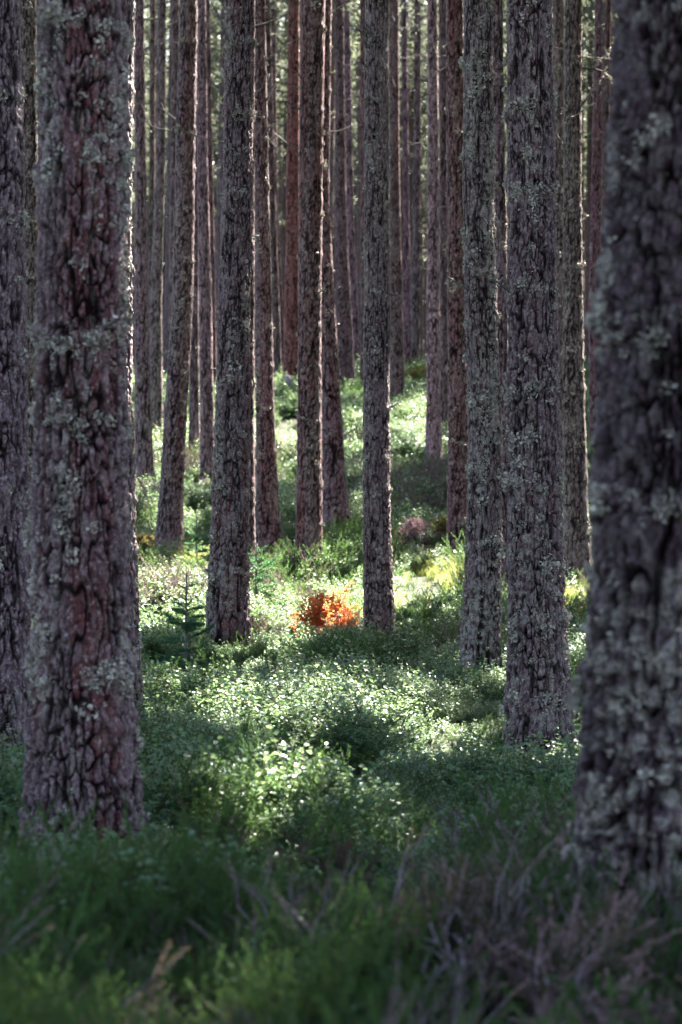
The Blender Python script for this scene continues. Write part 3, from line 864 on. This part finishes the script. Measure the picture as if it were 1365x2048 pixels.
def scatter(name, label, P, S, coll, seed):
    """one object: points with scale and turn, an instance of a plant on each"""
    rng = np.random.default_rng(seed)
    me = bpy.data.meshes.new(name)
    me.vertices.add(len(P)); me.vertices.foreach_set('co', np.asarray(P, np.float32).ravel())
    a = me.attributes.new('size', 'FLOAT', 'POINT'); a.data.foreach_set('value', np.asarray(S, np.float32))
    r = np.stack([rng.normal(0, .10, len(P)), rng.normal(0, .10, len(P)), rng.random(len(P)) * 6.283], -1)
    b = me.attributes.new('turn', 'FLOAT_VECTOR', 'POINT'); b.data.foreach_set('vector', r.astype(np.float32).ravel())
    o = link(name, me, kind='stuff', label=label)
    ng = bpy.data.node_groups.new(name, 'GeometryNodeTree')
    ng.interface.new_socket('Geometry', in_out='INPUT', socket_type='NodeSocketGeometry')
    ng.interface.new_socket('Geometry', in_out='OUTPUT', socket_type='NodeSocketGeometry')
    N, L = ng.nodes, ng.links
    gi, go = N.new('NodeGroupInput'), N.new('NodeGroupOutput')
    m2p = N.new('GeometryNodeMeshToPoints')
    iop = N.new('GeometryNodeInstanceOnPoints'); iop.inputs['Pick Instance'].default_value = True
    ci = N.new('GeometryNodeCollectionInfo'); ci.inputs['Collection'].default_value = coll
    ci.inputs['Separate Children'].default_value = True; ci.inputs['Reset Children'].default_value = True
    ns = N.new('GeometryNodeInputNamedAttribute'); ns.data_type = 'FLOAT'; ns.inputs['Name'].default_value = 'size'
    nt = N.new('GeometryNodeInputNamedAttribute'); nt.data_type = 'FLOAT_VECTOR'; nt.inputs['Name'].default_value = 'turn'
    ri = N.new('FunctionNodeRandomValue'); ri.data_type = 'INT'; ri.inputs['Min'].default_value = 0 if False else ri.inputs['Min'].default_value
    for s in ri.inputs:
        if s.type == 'INT' and s.name == 'Min': s.default_value = 0
        if s.type == 'INT' and s.name == 'Max': s.default_value = len(coll.objects) - 1
    e2r = N.new('FunctionNodeEulerToRotation')
    L.new(gi.outputs[0], m2p.inputs['Mesh']); L.new(m2p.outputs[0], iop.inputs['Points'])
    L.new(ci.outputs[0], iop.inputs['Instance'])
    L.new([s for s in ri.outputs if s.type == 'INT'][0], iop.inputs['Instance Index'])
    L.new(nt.outputs['Attribute'], e2r.inputs[0]); L.new(e2r.outputs[0], iop.inputs['Rotation'])
    L.new(ns.outputs['Attribute'], iop.inputs['Scale'])
    L.new(iop.outputs[0], go.inputs[0])
    md = o.modifiers.new('plants', 'NODES'); md.node_group = ng
    return o

def bilberry(rng, h=.30, nst=11, leaf=.027, per=22):
    g = Geo()
    for s in range(nst):
        az = rng.random() * 6.28; tilt = rng.uniform(.05, .55)
        p = np.array([rng.normal(0, .05), rng.normal(0, .05), -.05]); L = h * rng.uniform(.7, 1.2)
        dv = np.array([math.cos(az) * tilt, math.sin(az) * tilt, 1.0]); dv /= np.linalg.norm(dv)
        lines = [(p, p + dv * L)]
        for b in range(4):
            t = rng.uniform(.35, .9); a2 = rng.random() * 6.28
            q = p + dv * L * t
            lines.append((q, q + unit(dv + .8 * np.array([math.cos(a2), math.sin(a2), .1])) * L * rng.uniform(.25, .5)))
        for a, b in lines:
            mid = (a + b) / 2 + rng.normal(0, .008, 3)
            tube(g, [a, mid, b], [.0022, .0016, .001], 3, 1, cap=False)
            n = per if a is p else per // 2
            t = rng.uniform(.35 if a is p else .1, 1.03, n)
            q = a + (b - a) * t[:, None]
            aa = rng.random(n) * 6.28
            D = np.stack([np.cos(aa), np.sin(aa), rng.uniform(-.15, .6, n)], -1)
            l = leaf * rng.uniform(.6, 1.15, n)
            blades(g, q, D, l, l * .33, rng, 0)
    return g.mesh('bilberry_plant', [M_BILB, M_BSTEM], smooth=False)

def heather(rng, mats, h=.38, nst=16, wood=.0035, ndl=34, spread=.5, lobe=.011):
    g = Geo()
    for s in range(nst):
        az = rng.random() * 6.28; tilt = abs(rng.normal(0, spread)) + .05
        p = np.array([rng.normal(0, .04), rng.normal(0, .04), -.05]); L = h * rng.uniform(.6, 1.15)
        dd = np.array([math.cos(az) * tilt, math.sin(az) * tilt, 1.0]); pts = [p]
        for k in range(5):
            dd = unit(dd + rng.normal(0, .18, 3) + np.array([0, 0, .08])); pts.append(pts[-1] + dd * L / 5)
        pts = np.array(pts)
        tube(g, pts, np.linspace(wood, wood * .3, 6), 4, 1, cap=False)
        for b in range(6):
            i = rng.integers(2, 6); a2 = rng.random() * 6.28
            q0 = pts[i]; q1 = q0 + unit(dd + .7 * np.array([math.cos(a2), math.sin(a2), .2])) * h * rng.uniform(.15, .38)
            tube(g, [q0, (q0 + q1) / 2 + rng.normal(0, .005, 3), q1], [.0014, .001, .0006], 3, 1, cap=False)
            t = rng.random(ndl)[:, None]
            q = q0 + (q1 - q0) * t
            spikes(g, q, unit(q1 - q0) * .8 + rng.normal(0, .75, (ndl, 3)), lobe * rng.uniform(.7, 1.4, ndl), lobe * .22, rng, 0)
    return g.mesh('heather_plant', mats, smooth=False)

def grass(rng, h=.30, n=60):
    g = Geo()
    az = rng.random(n) * 6.28; r = rng.random(n) * .09
    P = np.stack([np.cos(az) * r, np.sin(az) * r, np.full(n, -.04)], -1)
    out = np.stack([np.cos(az), np.sin(az), np.zeros(n)], -1) * rng.uniform(.05, .6, n)[:, None] + rng.normal(0, .1, (n, 3))
    L = (h * rng.uniform(.5, 1.2, n))[:, None]
    Sx = unit(np.cross(out + np.array([0, 0, 1.0]), rng.normal(size=(n, 3)))); W = rng.uniform(.0015, .003, n)[:, None]
    p1 = P + (out * .35 + np.array([0, 0, 1.0])) * L * .5; p2 = p1 + (out * 1.3 + np.array([0, 0, .6])) * L * .5
    v = np.stack([P - Sx * W, P + Sx * W, p1 + Sx * W * .8, p1 - Sx * W * .8, p2], 1).reshape(-1, 3)
    k = np.arange(n)[:, None] * 5
    g.add(v, k + [3, 2, 4], k + [0, 1, 2, 3])
    return g.mesh('grass_tuft', [M_GRASS], smooth=False)

CLEAR = [(372, 17.6, .20), (393, 24.5, .2), (513, 22, .22), (645, 20.2, .18), (686, 19.9, .16), (735, 19.7, .14), (878, 29.5, .2), (828, 29, .3), (292, 28.2, .2), (985, 11.6, .14), (890, 5.6, .15), (1065, 5.3, .15)]
def build_cover():
    rng = np.random.default_rng(21)
    C_B = hidden_collection('bilberry_sprig', [bilberry(rng, h=rng.uniform(.24, .34)) for _ in range(6)])
    C_H = hidden_collection('heather_sprig', [heather(rng, [M_HEATH, M_BSTEM], nst=20, ndl=44) for _ in range(5)])
    C_HB = hidden_collection('brown_heather_sprig', [heather(rng, [M_HEATHB, M_WOOD], wood=.0045) for _ in range(4)])
    C_G = hidden_collection('grass_tuft', [grass(rng) for _ in range(5)])
    C_HP = hidden_collection('pink_heather_sprig', [heather(rng, [M_HEATHP, M_WOOD], nst=8, ndl=24, lobe=.010) for _ in range(3)])
    def wedge(y0, y1, dens):
        n = int(dens * (y1 - y0) * ((y0 + y1) * .165 + 2.4))
        y = rng.uniform(y0, y1, n * 2); x = rng.uniform(-1, 1, n * 2) * (.165 * y1 + 1.2)
        k = np.abs(x) < .165 * y + 1.2
        return x[k], y[k]
    parts = [wedge(3.5, 10, 95), wedge(10, 20, 75), wedge(20, 30, 58), wedge(30, 45, 36), wedge(45, 70, 18)]
    x = np.concatenate([p[0] for p in parts]); y = np.concatenate([p[1] for p in parts])
    keep = np.ones(len(x), bool)
    for (bx, by, _), k in zip(_bp, PINES):
        r = PINES[k][1][-1][2] / F * by * .5
        keep &= (x - bx) ** 2 + (y - by) ** 2 > (r * 1.02) ** 2
    for px, d in ((890, 5.6), (1065, 5.3), (1260, 5.0)):      # open ground before the woody heather
        q = (px - 682.5) / F * d
        keep &= ~((np.abs(x - q) < .16) & (y < d + .1) & (y > d - 1.1) & (rng.random(len(x)) < .8))
    for px, d, rad in CLEAR:
        q = (px - 682.5) / F * d
        keep &= ((x - q) / rad) ** 2 + ((y - d + rad * .8) / (rad * 2.2)) ** 2 > rng.uniform(.7, 1.1, len(x))
    x, y = x[keep], y[keep]
    z = terrain(x, y)
    u = x / y / .141                              # -1..1 across the picture
    n1 = fbm(x * .8, y * .55, seed=61); n2 = fbm(x * 1.1 + 7, y * .7, seed=62); n3 = fbm(x * 1.6, y * 1.3 + 3, seed=63)
    near = 1 - sstep(5.0, 6.9, y - np.where(u > .05, 1.5, 0) * sstep(.05, .5, u))
    mid = sstep(18.5, 20.5, y) * (1 - sstep(28, 31, y))
    back = sstep(30, 33, y) * (1 - sstep(38, 41, y))
    w_h = near * 1.1 + .10 * sstep(.5, .62, n2) + mid * .25 * sstep(.45, .6, n2) + .25 * (1 - sstep(8, 10.5, y)) * sstep(.45, .6, n2)
    w_g = mid * 1.9 * sstep(.36, .56, n1) + .06 * sstep(.55, .65, n3) + .15 * near
    w_hb = near * .8 * sstep(-.05, .5, u) + near * .25 * sstep(.5, .64, n3) + back * .35 * sstep(.45, .65, n2) + mid * .30 * sstep(.5, .62, n3)
    w_hp = near * .60 * sstep(.40, .8, u) + near * .03
    w_b = 1.0 - .80 * near - .55 * mid * sstep(.38, .58, n1) - .12 * back
    Wt = np.stack([w_b, w_h, w_hb, w_g, w_hp], -1); Wt = np.cumsum(Wt, 1) / Wt.sum(1, keepdims=True)
    pick = (rng.random(len(x))[:, None] > Wt).sum(1)
    hole = fbm(x * 1.15, y * .8, seed=70, octv=2)
    size = np.where(y < 5, .50, np.where(y < 9, .60, .70)) * rng.uniform(.7, 1.2, len(x)) * (.50 + 1.05 * sstep(.28, .68, hole)) * np.where(y > 30, 1.25, 1)
    dead = (hole < .31) & (rng.random(len(x)) < .85)
    sz = {0: 1.0, 1: 1.0, 2: 1.05, 3: 1.0, 4: 1.0}
    names = [('bilberry', 'low green bilberry cover with small glossy leaves', C_B), ('heather', 'dark green heather among the bilberry', C_H),
             ('brown_heather', 'brown woody heather across the near ground', C_HB), ('grass', 'yellow-green grass in the sunny band', C_G), ('pink_heather', 'faded pink heather by the right trunk', C_HP)]
    for k, (nm, lb, c) in enumerate(names):
        s = (pick == k) & ~dead
        scatter(nm, lb, np.stack([x, y, z], -1)[s], (size * sz[k])[s], c, 200 + k)['kind'] = 'stuff'
build_cover()

# ------------------------------------------------------------------ spruce saplings
def ground_at(px, py, d):
    x = (px - 682.5) / F * d
    return np.array([x, d, float(terrain(np.array([x]), np.array([d]))[0])])

def sapling(px, d, top_row, spread, label, seed, tiers):
    rng = np.random.default_rng(seed)
    o = ground_at(px, 0, d); zt = CZ + (1024 - top_row) / F * d; H = zt - o[2]
    root = thing('spruce_sapling', label, 'sapling', o, 'young spruces')
    g = Geo()
    zs = np.linspace(-.05, H, 9)
    wob = np.cumsum(rng.normal(0, .003, 9))
    tube(g, np.stack([wob, wob * 0, zs], -1), np.linspace(.013, .0055, 9), 6, 0)
    n = 70; t = rng.uniform(.72, 1, n)
    spikes(g, np.stack([np.interp(t * H, zs, wob), 0 * t, t * H], -1), np.stack([rng.normal(0, 1, n), rng.normal(0, 1, n), rng.uniform(.6, 1.6, n)], -1), .018, .0022, rng, 1)
    link('trunk', g.mesh('trunk', [M_TWIG, M_SPRUCE]), root)
    for k in range(tiers):
        f = k / (tiers - 1)
        z = H * (.84 - .72 * f + rng.normal(0, .012)) ; L = spread * (.32 + .75 * f ** .8)
        for b in range(4 if k < 2 else 5):
            az = b * 2 * math.pi / 5 + k * .9 + rng.normal(0, .2); Lb = L * rng.uniform(.6, 1.12)
            dv = np.array([math.cos(az), math.sin(az), .42 - .42 * f])
            g = Geo(); P = [np.array([np.interp(z, zs, wob), 0, z + rng.normal(0, .022)])]; dd = dv + np.array([0, 0, rng.normal(.05, .14)])
            for s in range(6):
                dd = unit(dd + np.array([0, 0, -.06 + .03 * s]) + rng.normal(0, .05, 3)); P.append(P[-1] + dd * Lb / 6)
            P = np.array(P)
            lines = [P]
            if k >= 2:
                for s in (2, 3, 4, 5):
                    for sg in (-1, 1):
                        sd = unit(unit(P[s] - P[s - 1]) + sg * .9 * np.array([-math.sin(az), math.cos(az), -.1]))
                        q = P[s] + sd * Lb * .36 * (1.1 - s / 7) * rng.uniform(.7, 1.1); lines.append(np.array([P[s], (P[s] + q) / 2 + [0, 0, .004], q]))
            for ln in lines:
                tube(g, ln, np.linspace(.0032, .0012, len(ln)), 4, 0)
                ll = np.linalg.norm(np.diff(ln, axis=0), axis=1).sum(); m = int(ll * 1000) + 12
                t = rng.random(m) * (len(ln) - 1); i = np.minimum(t.astype(int), len(ln) - 2)
                q = ln[i] + (ln[i + 1] - ln[i]) * (t - i)[:, None]
                tan = unit(ln[i + 1] - ln[i])
                spikes(g, q, tan * .9 + rng.normal(0, .75, (m, 3)) + np.array([0, 0, .25]), .019 * rng.uniform(.7, 1.2, m), .0026, rng, 1)
            link('branch', g.mesh('branch', [M_TWIG, M_SPRUCE], smooth=False), root)
sapling(372, 17.6, 1146, .30, 'young spruce with tiers of dark green branches, left of the dark red-streaked pine', 31, 8)
sapling(393, 24.5, 1030, .32, 'thin spruce sapling in the sunny gap behind the larger sapling', 32, 7)
sapling(513, 22.0, 1088, .40, 'bent spruce sapling close to the right side of the dark red-streaked pine', 33, 7)

# ------------------------------------------------------------------ single bushes, dead plants, log
def leafy_bush(name, label, cat, px, d, w, top, mats, seed, n=500, leaf=.03, stems=9, sink=0.0):
    rng = np.random.default_rng(seed)
    o = ground_at(px, 0, d); h = CZ + (1024 - top) / F * d - o[2]
    root = thing(name, label, cat, o)
    gs, gl = Geo(), Geo()
    ends = []
    for s in range(stems):
        a = rng.random() * 6.28; p = np.array([rng.normal(0, .03), rng.normal(0, .03), -.05])
        e = np.array([math.cos(a) * w * rng.uniform(.2, 1), math.sin(a) * w * .7 * rng.uniform(.2, 1), h * rng.uniform(.6, 1.05)])
        m = (p + e) / 2 + np.array([0, 0, h * .12]) + rng.normal(0, .02, 3)
        tube(gs, [p, m, e], [.006, .004, .002], 5, 0)
        for k in range(4):
            q = m + (e - m) * rng.random(); q2 = q + unit(e - m + rng.normal(0, .4, 3)) * h * rng.uniform(.15, .35)
            tube(gs, [q, q2], [.003, .0012], 4, 0); ends.append((q, q2))
        ends.append((m, e))
    i = rng.integers(0, len(ends), n); t = rng.random(n)[:, None]
    A = np.array([e[0] for e in ends])[i]; B = np.array([e[1] for e in ends])[i]
    P = A + (B - A) * t + rng.normal(0, .012, (n, 3))
    blades(gl, P, unit(B - A) * .5 + rng.normal(0, .8, (n, 3)), leaf * rng.uniform(.6, 1.3, n), leaf * .3, rng, 0)
    link('stem', gs.mesh('stem', [mats[1]]), root)
    link('foliage', gl.mesh('foliage', [mats[0]], smooth=False), root)
    return root
leafy_bush('dead_bush', 'glowing orange dead bush in the sun, left of the slim central pine', 'bush', 645, 20.2, .20, 1188, (M_RUST, M_TWIG), 41, 3200, .032, 22)
leafy_bush('dead_bush', 'lower orange bush just right of the taller glowing orange one', 'bush', 686, 19.9, .17, 1224, (M_RUST, M_TWIG), 42, 1500, .028, 16)
leafy_bush('dead_bush', 'dull rust-brown dead bush at the foot of the slim central pine', 'bush', 735, 19.7, .22, 1262, (M_RUSTD, M_TWIG), 43, 1100, .030, 12)
leafy_bush('fern', 'yellow fern by the smooth reddish pine', 'fern', 878, 29.5, .20, 1036, (M_YELL, M_TWIG), 44, 600, .05, 10)
leafy_bush('fern', 'yellow-green fern high on the rise left of the palest pine', 'fern', 830, 53, .36, 738, (M_YELL, M_TWIG), 45, 700, .08, 10)
leafy_bush('dead_bush', 'brown dead shrub between stout rugged pine and the widest trunk', 'bush', 1150, 22.5, .18, 1215, (M_RUSTD, M_TWIG), 46, 500, .03, 9)

def heather_bush(label, px, d, w, h, mats, seed, stems=7, wood=.010, sprays=9, ndl=60, lobe=.013, lean=0.0, sink=0.0, flower=None):
    """woody heather: bare forking stems below, sprays of fine leaves above"""
    rng = np.random.default_rng(seed)
    o = ground_at(px, 0, d); o[2] -= sink
    root = thing('heather_bush', label, 'heather', o)
    gl = Geo()
    for s in range(stems):
        gs = Geo()
        a = rng.uniform(0, 6.28); dd = np.array([math.cos(a) * w / h * rng.uniform(.3, 1) + lean, math.sin(a) * w / h * .6 * rng.uniform(.2, 1), 1.0])
        def limb(p, dd, L, r, lev):
            P = [p]
            for k in range(7):
                dd = unit(dd + rng.normal(0, .17, 3) + np.array([0, 0, .04])); P.append(P[-1] + dd * L / 7)
            P = np.array(P); tube(gs, P, np.linspace(r, r * .45, 8), 6, 0)
            if lev:
                for k in range(2):
                    limb(P[rng.integers(3, 7)], unit(dd + rng.normal(0, .5, 3)), L * .6, r * .5, lev - 1)
            if lev < 2:
                for k in range(sprays):
                    q0 = P[rng.integers(3, 8)]; q1 = q0 + unit(dd + rng.normal(0, .45, 3)) * h * rng.uniform(.12, .28)
                    t = rng.random(ndl)[:, None]; q = q0 + (q1 - q0) * t
                    mi = 1 if flower and rng.random() < flower else 0
                    spikes(gl, q, unit(q1 - q0) + rng.normal(0, .7, (ndl, 3)), lobe * rng.uniform(.7, 1.3, ndl), lobe * .25, rng, mi)
        limb(np.array([rng.normal(0, w * .15), rng.normal(0, w * .1), -.06]), dd, h * .62, wood, 2)
        link('stem', gs.mesh('stem', [M_WOOD]), root)
    link('foliage', gl.mesh('foliage', mats, smooth=False), root)
    return root
heather_bush('woody heather with pale bare forking stems, blurred at the lower right', 890, 5.6, .18, .50, [M_HEATHB, M_HEATHP], 51, 7, .0105, 4, 40, .012, .05, .05, .25)
heather_bush('straggling pinkish heather bush left of the foot of the widest trunk', 1065, 5.3, .20, .46, [M_HEATHB, M_HEATHP], 52, 7, .0090, 5, 40, .012, .25, .05, .5)
heather_bush('pink-tipped heather in front of the foot of the widest trunk', 1260, 5.0, .18, .34, [M_HEATH, M_HEATHP], 53, 7, .006, 9, 46, .012, 0, .02, .55)
heather_bush('pale sunlit heather tuft left of the foot of the stout rugged pine', 985, 11.6, .15, .34, [M_GRASS, M_HEATH], 54, 12, .0035, 10, 50, .013, 0, 0, .2)
heather_bush('small olive heather sprig, blurred, before the dark hollow in the bilberry', 498, 7.4, .08, .46, [M_HEATH, M_HEATHB], 55, 4, .004, 8, 50, .013, 0, 0, .3)
heather_bush('brown heather sprig, blurred, in front of the sunlit bilberry', 625, 6.6, .10, .40, [M_HEATHB, M_HEATH], 56, 5, .0045, 8, 50, .013, 0, 0, .2)
heather_bush('mound of dead pinkish heather beside the yellow fern', 828, 29.0, .34, .40, [M_HEATHP, M_WOOD], 57, 12, .004, 4, 26, .018, 0, 0, .4)
heather_bush('tan dry heather in the sun left of the leaning pine', 292, 28.2, .22, .32, [M_YELL, M_HEATHB], 58, 10, .004, 9, 40, .02, 0, 0, .5)

def log():
    rng = np.random.default_rng(61)
    o = ground_at(583, 0, 49.5)
    root = thing('broken_log', 'pale broken log leaning on the rise below the dark thin pines', 'log', o)
    g = Geo()
    P = np.array([[.28, .1, -.05], [.12, .05, .18], [-.02, 0, .40], [-.10, 0, .55]])
    tube(g, P, [.10, .095, .085, .06], 10, 0)
    link('wood', g.mesh('wood', [M_WOOD]), root)
    g = Geo()
    tube(g, [P[2], P[2] + [.10, -.1, .12]], [.03, .012], 6, 0)
    link('stub', g.mesh('stub', [M_TWIG]), root)
log()
